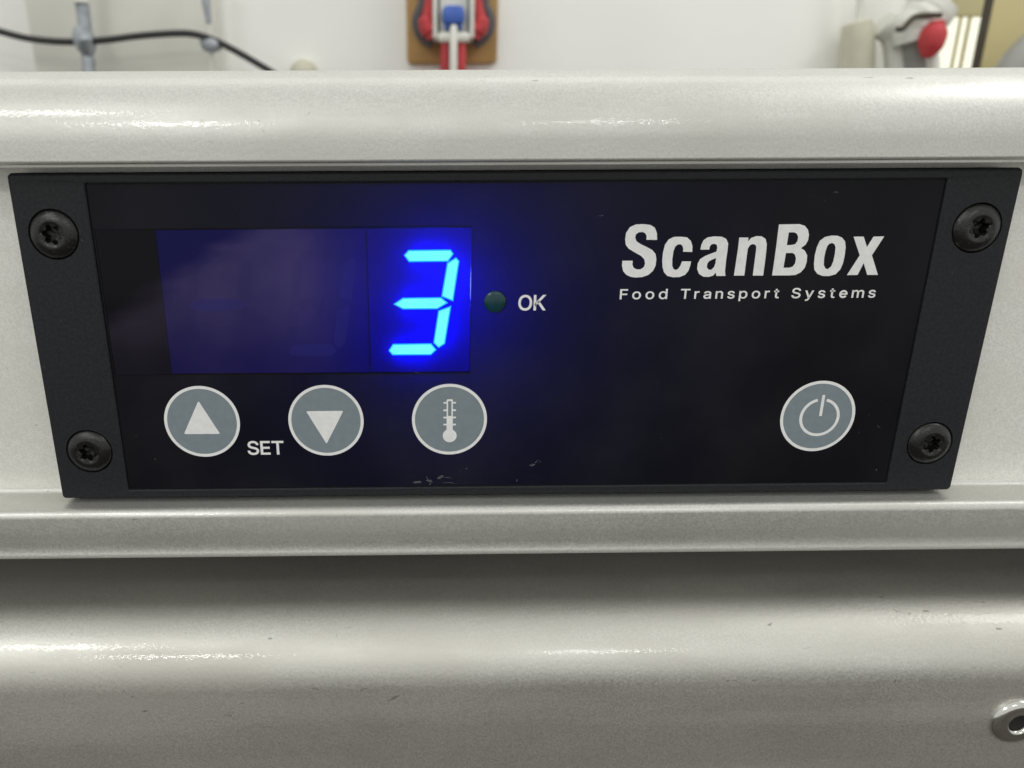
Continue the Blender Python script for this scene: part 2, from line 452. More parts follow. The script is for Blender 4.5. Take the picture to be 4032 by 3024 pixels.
def rrect(x0, x1, z0, z1, r, n=5):
    out = []
    for cx, cz, a in ((x1 - r, z1 - r, 0), (x0 + r, z1 - r, 90), (x0 + r, z0 + r, 180), (x1 - r, z0 + r, 270)):
        for i in range(n + 1):
            t = math.radians(a + 90 * i / n); out.append((cx + r * math.cos(t), cz + r * math.sin(t)))
    return out
OX0, OX1, OZ0, OZ1 = -0.06792, 0.06797, -0.0260, 0.02631        # overlay outline
def loft(loops, name='m', cap0=True, cap1=True):
    bm = bmesh.new(); R = []
    for pts, y in loops: R.append([bm.verts.new((x, y, z)) for x, z in pts])
    n = len(R[0])
    for a, b in zip(R, R[1:]):
        for k in range(n): bm.faces.new((a[k], a[(k + 1) % n], b[(k + 1) % n], b[k]))
    if cap0: bm.faces.new(R[0])
    if cap1: bm.faces.new(R[-1][::-1])
    return mesh_bm(bm, name)
def ov(d, r): return rrect(OX0 - d, OX1 + d, OZ0 - d, OZ1 + d, r)
housing = loft([
    (rrect(-0.0705, 0.0705, -0.0266, 0.0267, 0.0010), 0.0200),
    (rrect(-0.0705, 0.0705, -0.0266, 0.0267, 0.0010), 0.00455),
    (rrect(-0.0800, 0.0800, -0.02785, 0.02815, 0.0006), 0.00450),
    (rrect(-0.0800, 0.0800, -0.02785, 0.02815, 0.0006), 0.00060),
    (rrect(-0.0800, 0.0800, -0.02775, 0.02800, 0.0006), 0.00025),
    (rrect(-0.0799, 0.0799, -0.02755, 0.02765, 0.0006), 0.00005),
    (rrect(-0.0797, 0.0797, -0.02735, 0.02735, 0.0006), 0.00000),
    (ov(0.00042, 0.0002), 0.00000),
    (ov(0.00022, 0.0002), 0.00012),
    (ov(0.00018, 0.0002), 0.00055),
    (ov(-0.0006, 0.0002), 0.00058),
    (ov(-0.0006, 0.0002), 0.0185)])
SCREWS = [(-0.0741, 0.0187, 12), (0.0745, 0.0188, 40), (-0.0739, -0.0187, 75), (0.0744, -0.0186, 28)]
SR = 0.00385
cut = bmesh.new()
for x, z, a in SCREWS:
    bmesh.ops.create_cone(cut, cap_ends=True, segments=48, radius1=SR + 0.00018, radius2=SR + 0.00018, depth=0.004,
                          matrix=Matrix.Translation((x, 0.0, z)) @ Matrix.Rotation(math.pi / 2, 4, 'X'))
cutter = link('cutter', mesh_bm(cut))
hob = link('frame', housing, M['black'], cp)
bo = hob.modifiers.new('holes', 'BOOLEAN'); bo.object = cutter; bo.operation = 'DIFFERENCE'; bo.solver = 'EXACT'
bpy.context.view_layer.update()
hm = bpy.data.meshes.new_from_object(hob.evaluated_get(bpy.context.evaluated_depsgraph_get()))
hob.modifiers.clear(); hob.data = hm
bpy.data.objects.remove(cutter)
for p in hm.polygons: p.use_smooth = True
hm.set_sharp_from_angle(angle=math.radians(25))

# button-head screws with a six-lobe socket
def screw_me():
    n = 72; rings = []; bm = bmesh.new()
    def ring(fr, h): rings.append([bm.verts.new((fr(2 * math.pi * k / n) * math.cos(2 * math.pi * k / n), -h, fr(2 * math.pi * k / n) * math.sin(2 * math.pi * k / n))) for k in range(n)])
    star = lambda s: (lambda a: SR * s * (0.345 + 0.075 * math.cos(6 * a)))
    for f, h in ((1.0, -0.0012), (1.0, 0.00005), (0.985, 0.00022), (0.94, 0.00042), (0.84, 0.00068), (0.72, 0.00088), (0.60, 0.00100), (0.54, 0.00102), (0.49, 0.00096)):
        ring(lambda a, f=f: SR * f, h)
    ring(star(1.10), 0.00088); ring(star(1.0), 0.00076); ring(star(0.95), -0.0008)
    for a, b in zip(rings, rings[1:]):
        for k in range(n): bm.faces.new((a[k], a[(k + 1) % n], b[(k + 1) % n], b[k]))
    c = bm.verts.new((0, 0.0011, 0))
    for k in range(n): bm.faces.new((rings[-1][k], rings[-1][(k + 1) % n], c))
    return mesh_bm(bm)
sm = screw_me(); sm.materials.append(M['screw'])
for p in sm.polygons: p.use_smooth = True
sm.set_sharp_from_angle(angle=math.radians(38))
for x, z, a in SCREWS:
    s = link('screw', sm, None, cp); s.location = (x, 0.0002, z); s.rotation_euler = (0, math.radians(a), 0)

# printed overlay film, cut out for the display
WX0, WX1, WZ0, WZ1 = -0.0677, -0.00727, -0.0049, 0.01945
def film(x0, x1, z0, z1, hole, y, depth=0.00018):
    bm = bmesh.new()
    xs = [x0, hole[0], hole[1], x1]; zs = [z0, hole[2], hole[3], z1]; g = {}
    for i in range(4):
        for j in range(4): g[i, j] = bm.verts.new((xs[i], y, zs[j]))
    for i in range(3):
        for j in range(3):
            if (i, j) != (1, 1): bm.faces.new((g[i, j], g[i + 1, j], g[i + 1, j + 1], g[i, j + 1]))
    edge = [e for e in bm.edges if e.is_boundary]
    ex = bmesh.ops.extrude_edge_only(bm, edges=edge)
    for v in ex['geom']:
        if isinstance(v, bmesh.types.BMVert): v.co.y += depth
    return mesh_bm(bm)
YO = 0.00030
part('overlay', film(OX0, OX1, OZ0, OZ1, (WX0, WX1, WZ0, WZ1), YO), M['overlay'], cp)

def thin(x0, x1, z0, z1, y, depth=0.0002):
    """film sheet with folded rim, open at the back"""
    v = [(x0, y, z0), (x1, y, z0), (x1, y, z1), (x0, y, z1), (x0, y + depth, z0), (x1, y + depth, z0), (x1, y + depth, z1), (x0, y + depth, z1)]
    return pydata(v, [(0, 1, 2, 3), (0, 4, 5, 1), (1, 5, 6, 2), (2, 6, 7, 3), (3, 7, 4, 0)])
MX = [-0.0580, -0.04110, -0.02415, -0.00735]; MZ0, MZ1 = -0.0047, 0.01925
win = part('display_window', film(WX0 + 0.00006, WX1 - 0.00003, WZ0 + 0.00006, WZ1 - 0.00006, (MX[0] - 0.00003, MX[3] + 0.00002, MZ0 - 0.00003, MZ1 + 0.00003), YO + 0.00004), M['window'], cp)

SEG = {'top': [(-18.25, 15.01), (-17.47, 15.86), (-10.6, 15.88), (-10.11, 15.17), (-11.03, 13.91), (-17.43, 13.89)],
       'upper_right': [(-9.73, 14.64), (-9.17, 14.02), (-10.17, 7.37), (-12.16, 8.19), (-11.22, 13.73)],
       'middle': [(-20.13, 6.97), (-18.53, 8.04), (-12.16, 8.09), (-11.02, 7.13), (-12.8, 6.08), (-18.56, 6.09)],
       'lower_right': [(-10.48, 6.67), (-11.52, 0.14), (-12.62, -0.58), (-13.52, 0.32), (-12.67, 5.86)],
       'bottom': [(-21.1, -0.95), (-20.33, 0.21), (-13.84, 0.25), (-12.94, -0.88), (-13.92, -1.8), (-20.47, -1.78)],
       'upper_left': [(-18.62, 14.55), (-17.85, 13.70), (-18.75, 8.19), (-20.35, 7.37), (-19.40, 13.95)],
       'lower_left': [(-20.45, 6.60), (-18.90, 5.80), (-19.80, 0.40), (-21.10, -0.50), (-21.55, 0.10)]}
for d in range(3):
    gap = 0.00003 if d == 2 else 0.000004
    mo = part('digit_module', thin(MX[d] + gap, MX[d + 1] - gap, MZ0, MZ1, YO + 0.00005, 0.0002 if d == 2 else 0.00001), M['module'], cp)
    tag(mo, ['dark blue empty digit at the left of the display', 'dark blue empty digit in the middle of the display', 'lit digit showing a bright blue 3'][d])
    dx = (d - 2) * 16.86
    for k, c in SEG.items():
        lit = d == 2 and not k.endswith('left')
        pc = [(x + dx, z) for x, z in c]
        if not lit:
            link('segment', shape_me([pc], 0.315, 0.02), M['segment_faint' if (d == 1 and k in ('upper_right', 'lower_right', 'bottom')) or (d == 0 and k == 'middle') else 'segment_off'], mo)
            continue
        bm = bmesh.new(); bm.from_mesh(shape_me([pc], 0.315, 0.02)); n0 = len(bm.faces)
        bm.from_mesh(shape_me([inset(pc, 0.20)], 0.305, 0.008)); bm.faces.ensure_lookup_table()
        for f in bm.faces: f.material_index = 1 if f.index >= n0 else 0
        me = bpy.data.meshes.new('segment'); bm.to_mesh(me); bm.free()
        me.materials.append(M['segment_edge']); me.materials.append(M['segment_lit'])
        link('segment', me, None, mo)

# glowing pads added behind the film for the halo of the lit segments, and the separators between the digits
GLOW = []
def pads(keys, grow):
    v, f = [], []
    for k in keys:
        c = SEG[k]; cx = sum(p[0] for p in c) / len(c); cz = sum(p[1] for p in c) / len(c)
        b = len(v); v += [((cx + (x - cx) * grow) * MM, 0.0022, (cz + (z - cz) * grow) * MM) for x, z in c]
        f.append(tuple(range(b, b + len(c))))
    return pydata(v, f)
for k in ('top', 'upper_right', 'middle', 'lower_right', 'bottom'):
    part('halo_pad', pads([k], 0.75), M['halo_pad'], cp)
def added_inner_light(x, y, z, power, r):
    d = bpy.data.lights.new('added_glare_light', 'POINT'); d.energy = power; d.color = (0.02, 0.03, 1.0); d.shadow_soft_size = r
    o = bpy.data.objects.new('added_glare_light', d); C.objects.link(o); o.location = (x, y, z); o.parent = cp
added_inner_light(-0.0110, 0.0100, 0.0085, 0.095, 0.004)  # added lamp, imitates the blue lens glare around the display
LOGO = [
    [[(21.1,17.24),(22.85,17.21),(22.71,18.31),(22.31,19.14),(21.53,19.6),(20.36,19.73),(19.2,19.68),(18.28,19.27),(17.72,18.34),(17.65,17.3),(17.82,16.46),(18.33,15.83),(19.34,15.25),(20.46,14.65),(21.04,14.08),(21.21,13.37),(21.04,12.8),(20.53,12.46),(19.89,12.47),(19.37,12.75),(19.13,13.28),(19.15,13.88),(17.45,13.89),(17.45,13.08),(17.69,12.22),(18.23,11.62),(19.01,11.25),(19.88,11.13),(20.96,11.21),(21.9,11.55),(22.6,12.19),(22.96,13.04),(22.99,14.11),(22.79,14.96),(22.2,15.59),(21.3,16.06),(20.09,16.62),(19.48,17.04),(19.26,17.6),(19.33,18.12),(19.77,18.43),(20.36,18.49),(20.84,18.28),(21.09,17.86)]],
    [[(27.25,15.29),(28.76,15.23),(28.7,16.18),(28.36,17.02),(27.66,17.59),(26.59,17.7),(25.53,17.67),(24.71,17.26),(24.2,16.42),(23.99,15.16),(23.98,13.89),(24.12,12.82),(24.45,11.96),(25.05,11.36),(26.04,11.13),(27.12,11.17),(27.95,11.51),(28.43,12.15),(28.66,13.0),(28.74,13.71),(27.24,13.72),(27.05,13.02),(26.71,12.48),(26.36,12.31),(25.96,12.49),(25.69,13.02),(25.61,14.09),(25.68,15.36),(25.89,16.1),(26.28,16.45),(26.71,16.49),(27.07,16.24),(27.25,15.77)]],
    [[(30.07,15.61),(30.13,16.38),(30.42,17.12),(31.07,17.57),(32.12,17.71),(33.3,17.66),(34.08,17.3),(34.49,16.57),(34.51,15.51),(34.47,14.03),(34.48,12.11),(34.66,11.29),(33.17,11.3),(32.99,11.86),(32.62,11.37),(31.89,11.14),(31.01,11.19),(30.25,11.66),(29.86,12.46),(29.86,13.32),(30.17,14.06),(30.97,14.58),(32.0,15.0),(32.72,15.27),(32.79,15.9),(32.65,16.37),(32.25,16.54),(31.79,16.44),(31.55,16.12),(31.5,15.6)],[(32.77,14.25),(32.78,13.4),(32.63,12.76),(32.19,12.3),(31.75,12.34),(31.43,12.73),(31.43,13.31),(31.71,13.73),(32.21,14.0)]],
    [[(36.19,17.5),(37.68,17.49),(37.68,16.86),(38.12,17.42),(38.94,17.71),(39.79,17.68),(40.49,17.26),(40.81,16.42),(40.88,15.26),(40.9,13.35),(40.89,11.31),(39.18,11.32),(39.18,13.36),(39.19,15.27),(39.16,16.01),(38.9,16.37),(38.46,16.44),(38.06,16.23),(37.8,15.7),(37.78,14.22),(37.77,11.33),(36.06,11.34),(36.13,13.59),(36.2,15.71)]],
    [[(42.37,19.54),(45.7,19.58),(46.59,19.3),(47.21,18.68),(47.49,17.84),(47.47,17.01),(47.15,16.27),(46.48,15.75),(47.18,15.33),(47.68,14.58),(47.78,13.52),(47.6,12.56),(47.06,11.81),(46.26,11.38),(45.19,11.3),(42.37,11.32),(42.41,13.34),(42.41,15.67)],[(44.14,18.28),(45.04,18.28),(45.49,18.06),(45.78,17.54),(45.77,16.91),(45.48,16.39),(44.9,16.25),(44.11,16.23)],[(44.15,14.96),(45.2,14.98),(45.67,14.7),(45.93,14.06),(45.91,13.32),(45.62,12.78),(45.11,12.57),(44.08,12.56)]],
    [[(51.2,17.72),(52.17,17.69),(52.96,17.39),(53.56,16.76),(53.81,15.81),(53.87,14.54),(53.8,13.26),(53.5,12.19),(52.87,11.44),(51.83,11.15),(50.74,11.18),(49.82,11.53),(49.23,12.22),(49.02,13.19),(48.95,14.57),(49.08,15.84),(49.41,16.89),(50.17,17.51)],[(51.46,16.54),(51.89,16.35),(52.15,15.82),(52.22,14.76),(52.15,13.59),(51.94,12.74),(51.43,12.27),(51.02,12.43),(50.67,12.96),(50.55,14.14),(50.6,15.2),(50.76,16.04),(51.05,16.42)]],
    [[(54.82,17.53),(56.47,17.52),(57.3,15.83),(58.08,17.51),(59.82,17.54),(58.35,14.51),(59.91,11.29),(58.14,11.3),(57.22,13.24),(56.54,11.31),(54.78,11.28),(56.35,14.52)]],
]
GLYPH = {'F': [[(.06,.0),(.06,.509),(.369,.509),(.369,.452),(.125,.452),(.125,.278),(.346,.278),(.346,.221),(.125,.221),(.125,.0)]],'o': [[(.207,-.008),(.182,-.007),(.159,-.002),(.137,.006),(.117,.016),(.098,.03),(.082,.046),(.068,.064),(.056,.085),(.046,.108),(.04,.133),(.036,.159),(.034,.187),(.036,.216),(.04,.243),(.046,.268),(.056,.291),(.068,.312),(.082,.33),(.098,.346),(.117,.36),(.137,.371),(.159,.378),(.182,.383),(.207,.384),(.233,.383),(.256,.378),(.278,.371),(.299,.36),(.317,.346),(.333,.33),(.347,.312),(.359,.291),(.369,.268),(.376,.243),(.38,.216),(.381,.187),(.38,.159),(.376,.133),(.369,.108),(.359,.085),(.347,.064),(.333,.046),(.317,.03),(.299,.016),(.278,.006),(.256,-.002),(.233,-.007)],[(.207,.046),(.226,.048),(.242,.051),(.257,.057),(.27,.066),(.282,.076),(.292,.089),(.3,.102),(.307,.117),(.312,.134),(.316,.151),(.318,.169),(.319,.187),(.318,.206),(.316,.224),(.312,.242),(.307,.258),(.3,.274),(.292,.287),(.282,.3),(.27,.31),(.257,.319),(.242,.325),(.226,.329),(.207,.33),(.189,.329),(.173,.325),(.158,.319),(.145,.31),(.134,.3),(.124,.287),(.115,.274),(.108,.258),(.103,.242),(.099,.224),(.097,.206),(.096,.187),(.097,.169),(.099,.151),(.103,.134),(.108,.117),(.115,.102),(.124,.089),(.134,.076),(.145,.066),(.158,.057),(.173,.051),(.189,.048)]],'d': [[(.195,-.008),(.172,-.007),(.151,-.002),(.13,.005),(.111,.016),(.094,.029),(.079,.045),(.066,.064),(.055,.084),(.046,.108),(.039,.133),(.035,.16),(.034,.189),(.035,.218),(.039,.245),(.046,.27),(.055,.293),(.066,.313),(.079,.332),(.095,.347),(.112,.361),(.131,.371),(.151,.378),(.173,.383),(.196,.384),(.213,.384),(.228,.381),(.241,.378),(.253,.373),(.287,.346),(.306,.319),(.311,.319),(.311,.509),(.372,.509),(.372,.0),(.313,.0),(.313,.059),(.307,.059),(.287,.031),(.252,.004),(.241,-.001),(.227,-.005),(.212,-.007)],[(.205,.047),(.221,.048),(.236,.051),(.25,.057),(.263,.065),(.274,.075),(.284,.086),(.293,.1),(.299,.115),(.305,.132),(.309,.15),(.311,.169),(.312,.189),(.311,.21),(.309,.229),(.305,.247),(.3,.263),(.293,.278),(.284,.291),(.275,.302),(.263,.312),(.251,.32),(.237,.325),(.221,.329),(.205,.33),(.187,.329),(.172,.325),(.157,.319),(.145,.311),(.133,.301),(.124,.29),(.115,.276),(.108,.261),(.103,.245),(.099,.227),(.097,.209),(.096,.189),(.097,.17),(.099,.151),(.103,.133),(.109,.117),(.115,.101),(.124,.088),(.134,.076),(.145,.066),(.158,.057),(.172,.051),(.188,.048)]],'T': [[(.032,.452),(.032,.509),(.417,.509),(.417,.452),(.257,.452),(.257,.0),(.193,.0),(.193,.452)]],'r': [[(.053,.0),(.053,.379),(.112,.379),(.112,.321),(.115,.321),(.122,.335),(.13,.347),(.14,.358),(.152,.367),(.166,.375),(.181,.38),(.196,.384),(.213,.385),(.229,.384),(.243,.384),(.243,.322),(.23,.324),(.207,.326),(.194,.325),(.182,.323),(.17,.319),(.159,.315),(.149,.309),(.14,.301),(.132,.293),(.126,.284),(.121,.273),(.117,.262),(.114,.25),(.114,.237),(.114,.0)]],'a': [[(.16,-.009),(.142,-.008),(.126,-.005),(.11,-.001),(.094,.005),(.08,.012),(.068,.022),(.057,.032),(.048,.045),(.04,.058),(.035,.073),(.031,.09),(.03,.108),(.031,.123),(.034,.138),(.038,.15),(.043,.161),(.05,.171),(.058,.179),(.067,.187),(.078,.193),(.125,.211),(.178,.22),(.234,.227),(.265,.235),(.27,.238),(.273,.243),(.275,.248),(.276,.255),(.276,.257),(.267,.297),(.24,.322),(.196,.331),(.149,.322),(.118,.301),(.1,.274),(.041,.291),(.048,.308),(.057,.322),(.067,.335),(.079,.346),(.091,.355),(.104,.364),(.118,.37),(.133,.375),(.194,.384),(.239,.379),(.286,.36),(.296,.353),(.306,.343),(.315,.333),(.322,.32),(.329,.306),(.333,.29),(.336,.272),(.337,.251),(.337,.0),(.277,.0),(.277,.052),(.272,.052),(.252,.025),(.215,.001)],[(.17,.045),(.187,.046),(.202,.049),(.216,.053),(.228,.059),(.239,.066),(.248,.074),(.257,.083),(.263,.093),(.269,.104),(.272,.115),(.275,.126),(.276,.138),(.276,.19),(.259,.182),(.231,.176),(.2,.171),(.175,.168),(.134,.159),(.103,.139),(.098,.132),(.095,.124),(.093,.115),(.092,.105),(.102,.072),(.13,.052)]],'n': [[(.114,.227),(.114,.0),(.053,.0),(.053,.379),(.112,.379),(.112,.287),(.102,.287),(.112,.312),(.124,.332),(.137,.349),(.152,.362),(.169,.372),(.187,.379),(.207,.383),(.227,.384),(.246,.383),(.264,.38),(.28,.376),(.295,.369),(.309,.36),(.321,.349),(.332,.336),(.341,.321),(.348,.304),(.353,.285),(.356,.264),(.357,.24),(.357,.0),(.296,.0),(.296,.235),(.295,.256),(.29,.275),(.283,.291),(.273,.304),(.26,.315),(.246,.323),(.229,.328),(.21,.329),(.197,.328),(.184,.326),(.172,.322),(.161,.317),(.15,.311),(.141,.303),(.133,.293),(.126,.283),(.121,.271),(.117,.257),(.114,.243)]],'s': [[(.182,-.008),(.163,-.007),(.145,-.005),(.128,-.002),(.112,.003),(.098,.01),(.084,.018),(.072,.027),(.062,.038),(.053,.05),(.045,.063),(.04,.078),(.036,.094),(.094,.107),(.099,.092),(.105,.079),(.114,.069),(.124,.06),(.136,.054),(.15,.049),(.165,.046),(.181,.045),(.2,.046),(.217,.05),(.232,.055),(.244,.062),(.255,.071),(.262,.081),(.267,.091),(.268,.103),(.267,.112),(.265,.121),(.26,.129),(.254,.136),(.246,.142),(.237,.147),(.225,.151),(.212,.155),(.149,.17),(.125,.177),(.104,.186),(.087,.196),(.072,.208),(.061,.222),(.053,.237),(.048,.255),(.047,.274),(.048,.29),(.051,.305),(.057,.319),(.065,.332),(.075,.343),(.087,.354),(.1,.363),(.115,.37),(.131,.377),(.149,.381),(.167,.384),(.187,.384),(.206,.384),(.223,.381),(.239,.378),(.254,.372),(.267,.366),(.279,.358),(.29,.349),(.299,.339),(.324,.29),(.268,.277),(.264,.288),(.258,.298),(.251,.307),(.243,.316),(.232,.323),(.219,.328),(.205,.331),(.187,.333),(.171,.332),(.156,.329),(.143,.324),(.131,.317),(.121,.308),(.114,.299),(.11,.289),(.109,.277),(.11,.267),(.112,.258),(.117,.25),(.124,.243),(.172,.223),(.229,.209),(.254,.202),(.275,.194),(.292,.183),(.306,.171),(.317,.158),(.325,.142),(.33,.125),(.331,.107),(.33,.09),(.326,.075),(.321,.061),(.312,.047),(.302,.035),(.29,.024),(.276,.015),(.26,.006),(.242,.0),(.223,-.005),(.203,-.007)]],'p': [[(.053,-.143),(.053,.379),(.112,.379),(.112,.319),(.118,.319),(.137,.346),(.171,.373),(.183,.378),(.197,.381),(.212,.384),(.229,.384),(.252,.383),(.274,.378),(.294,.371),(.313,.361),(.33,.347),(.345,.332),(.359,.313),(.37,.293),(.379,.27),(.385,.245),(.389,.218),(.39,.189),(.389,.16),(.385,.133),(.379,.108),(.37,.084),(.359,.064),(.346,.045),(.33,.029),(.313,.016),(.294,.005),(.274,-.002),(.252,-.007),(.229,-.008),(.213,-.007),(.198,-.005),(.184,-.001),(.173,.004),(.138,.031),(.118,.059),(.114,.059),(.114,-.143)],[(.22,.047),(.237,.048),(.253,.051),(.267,.057),(.279,.066),(.291,.076),(.301,.088),(.309,.101),(.316,.117),(.321,.133),(.325,.151),(.327,.17),(.328,.189),(.327,.209),(.325,.227),(.321,.245),(.316,.261),(.309,.276),(.301,.29),(.291,.301),(.28,.311),(.267,.319),(.253,.325),(.237,.329),(.22,.33),(.203,.329),(.188,.325),(.174,.32),(.161,.312),(.15,.302),(.14,.291),(.132,.278),(.125,.263),(.12,.247),(.116,.229),(.113,.21),(.113,.189),(.113,.169),(.116,.15),(.12,.132),(.125,.115),(.132,.1),(.14,.086),(.15,.075),(.162,.065),(.174,.057),(.188,.051),(.204,.048)]],'t': [[(.204,.379),(.204,.327),(.006,.327),(.006,.379)],[(.065,.471),(.126,.471),(.126,.098),(.127,.086),(.128,.076),(.132,.068),(.136,.061),(.142,.056),(.15,.053),(.159,.051),(.17,.05),(.185,.051),(.202,.054),(.213,.002),(.192,-.003),(.168,-.004),(.145,-.003),(.125,.002),(.107,.01),(.092,.021),(.08,.035),(.072,.052),(.067,.071),(.065,.093)]],'S': [[(.224,-.009),(.197,-.008),(.172,-.004),(.149,.001),(.128,.009),(.108,.019),(.091,.031),(.076,.045),(.064,.06),(.054,.077),(.046,.096),(.041,.115),(.038,.137),(.104,.137),(.107,.123),(.11,.11),(.116,.098),(.123,.088),(.132,.079),(.142,.071),(.154,.064),(.166,.059),(.224,.049),(.241,.05),(.257,.052),(.272,.055),(.286,.06),(.299,.066),(.311,.074),(.321,.082),(.329,.092),(.336,.102),(.341,.114),(.345,.126),(.346,.139),(.345,.151),(.342,.161),(.338,.171),(.332,.179),(.296,.205),(.245,.222),(.184,.239),(.154,.249),(.128,.26),(.105,.274),(.086,.289),(.071,.307),(.06,.326),(.054,.348),(.052,.372),(.053,.393),(.058,.413),(.065,.431),(.075,.448),(.087,.463),(.102,.476),(.119,.488),(.138,.498),(.158,.506),(.18,.511),(.203,.514),(.227,.516),(.252,.514),(.275,.511),(.296,.505),(.316,.498),(.334,.488),(.351,.476),(.365,.463),(.377,.449),(.387,.433),(.394,.415),(.399,.397),(.401,.378),(.337,.378),(.334,.396),(.326,.412),(.316,.426),(.302,.437),(.286,.447),(.267,.453),(.247,.457),(.225,.459),(.209,.458),(.194,.456),(.18,.452),(.167,.448),(.156,.442),(.145,.435),(.136,.427),(.129,.418),(.123,.409),(.118,.398),(.116,.387),(.115,.376),(.116,.363),(.119,.352),(.124,.342),(.131,.334),(.169,.308),(.212,.293),(.264,.279),(.312,.264),(.359,.238),(.395,.198),(.401,.185),(.405,.171),(.407,.155),(.408,.139),(.407,.118),(.403,.099),(.396,.081),(.386,.064),(.374,.048),(.36,.034),(.343,.021),(.323,.011),(.302,.002),(.278,-.004),(.252,-.008)]],'y': [[(.047,-.139),(.061,-.086),(.071,-.087),(.104,-.089),(.13,-.074),(.151,-.036),(.163,-.001),(.017,.379),(.084,.379),(.165,.155),(.187,.087),(.206,.021),(.184,.021),(.202,.087),(.224,.155),(.305,.379),(.371,.379),(.204,-.058),(.177,-.107),(.139,-.136),(.091,-.145),(.065,-.143)]],'e': [[(.212,-.008),(.185,-.007),(.161,-.002),(.138,.006),(.117,.016),(.098,.03),(.082,.046),(.068,.064),(.056,.085),(.046,.108),(.04,.132),(.035,.159),(.034,.187),(.035,.215),(.039,.242),(.046,.267),(.055,.29),(.067,.311),(.081,.329),(.097,.346),(.115,.359),(.135,.37),(.157,.378),(.18,.383),(.205,.384),(.266,.374),(.28,.368),(.294,.361),(.307,.351),(.319,.341),(.331,.329),(.341,.315),(.35,.299),(.357,.282),(.363,.263),(.368,.242),(.37,.219),(.371,.194),(.371,.169),(.075,.169),(.075,.221),(.338,.221),(.31,.202),(.309,.22),(.307,.237),(.303,.254),(.298,.269),(.291,.282),(.283,.294),(.273,.305),(.263,.314),(.25,.321),(.237,.326),(.222,.329),(.205,.33),(.189,.329),(.173,.326),(.159,.321),(.146,.313),(.135,.304),(.125,.294),(.116,.282),(.109,.27),(.103,.256),(.099,.241),(.097,.226),(.096,.211),(.096,.178),(.097,.157),(.1,.139),(.104,.122),(.11,.106),(.118,.092),(.128,.08),(.139,.07),(.151,.061),(.165,.055),(.179,.05),(.195,.047),(.212,.046),(.254,.053),(.285,.073),(.306,.105),(.365,.091),(.36,.077),(.353,.063),(.345,.051),(.335,.039),(.324,.029),(.311,.019),(.298,.011),(.283,.004),(.266,-.001),(.249,-.005),(.231,-.007)]],'m': [[(.053,.0),(.053,.379),(.112,.379),(.112,.295),(.108,.295),(.112,.31),(.118,.323),(.125,.335),(.132,.346),(.172,.376),(.219,.386),(.239,.385),(.257,.38),(.273,.372),(.287,.361),(.299,.347),(.309,.331),(.316,.314),(.321,.295),(.312,.295),(.317,.308),(.322,.321),(.329,.332),(.337,.343),(.381,.375),(.437,.386),(.453,.385),(.468,.383),(.483,.378),(.497,.372),(.51,.364),(.522,.354),(.532,.342),(.541,.328),(.548,.313),(.553,.296),(.556,.276),(.557,.255),(.557,.0),(.496,.0),(.496,.254),(.494,.273),(.49,.289),(.483,.302),(.473,.313),(.46,.321),(.447,.326),(.433,.329),(.419,.33),(.406,.33),(.395,.328),(.384,.324),(.374,.32),(.345,.29),(.335,.247),(.335,.0),(.274,.0),(.274,.26),(.273,.275),(.269,.288),(.262,.301),(.253,.311),(.242,.32),(.229,.326),(.215,.329),(.199,.33),(.158,.32),(.148,.314),(.14,.307),(.132,.299),(.126,.289),(.121,.278),(.117,.266),(.114,.253),(.114,.238),(.114,.0)]],'O': [[(.267,-.007),(.235,-.005),(.205,.001),(.177,.011),(.15,.025),(.126,.042),(.105,.063),(.086,.088),(.07,.115),(.057,.146),(.048,.179),(.042,.215),(.04,.254),(.042,.293),(.048,.329),(.057,.362),(.07,.393),(.086,.421),(.105,.445),(.126,.466),(.15,.484),(.177,.498),(.205,.508),(.235,.514),(.267,.516),(.299,.514),(.329,.508),(.357,.498),(.384,.484),(.408,.466),(.429,.445),(.448,.421),(.464,.393),(.477,.362),(.486,.329),(.491,.293),(.493,.254),(.491,.215),(.486,.179),(.477,.146),(.464,.115),(.448,.088),(.429,.063),(.408,.042),(.384,.025),(.357,.011),(.329,.001),(.299,-.005)],[(.267,.053),(.289,.054),(.31,.059),(.33,.066),(.349,.076),(.367,.089),(.383,.105),(.396,.123),(.408,.144),(.418,.168),(.425,.194),(.429,.223),(.43,.254),(.429,.286),(.425,.314),(.418,.341),(.408,.365),(.396,.386),(.383,.404),(.367,.42),(.349,.433),(.33,.443),(.31,.45),(.289,.454),(.267,.456),(.245,.454),(.223,.45),(.203,.443),(.184,.433),(.167,.42),(.151,.404),(.137,.385),(.125,.364),(.116,.34),(.109,.314),(.105,.285),(.103,.254),(.105,.223),(.109,.194),(.116,.168),(.125,.144),(.137,.123),(.151,.105),(.167,.089),(.184,.076),(.203,.066),(.223,.059),(.245,.054)]],'K': [[(.104,.145),(.104,.216),(.139,.261),(.174,.303),(.212,.344),(.364,.509),(.448,.509),(.231,.276),(.228,.276)],[(.06,.0),(.06,.509),(.125,.509),(.125,.334),(.124,.225),(.125,.193),(.125,.0)],[(.372,.0),(.188,.259),(.228,.309),(.449,.0)]],'E': [[(.06,.0),(.06,.509),(.372,.509),(.372,.452),(.125,.452),(.125,.286),(.355,.286),(.355,.229),(.125,.229),(.125,.057),(.375,.057),(.375,.0)]]}
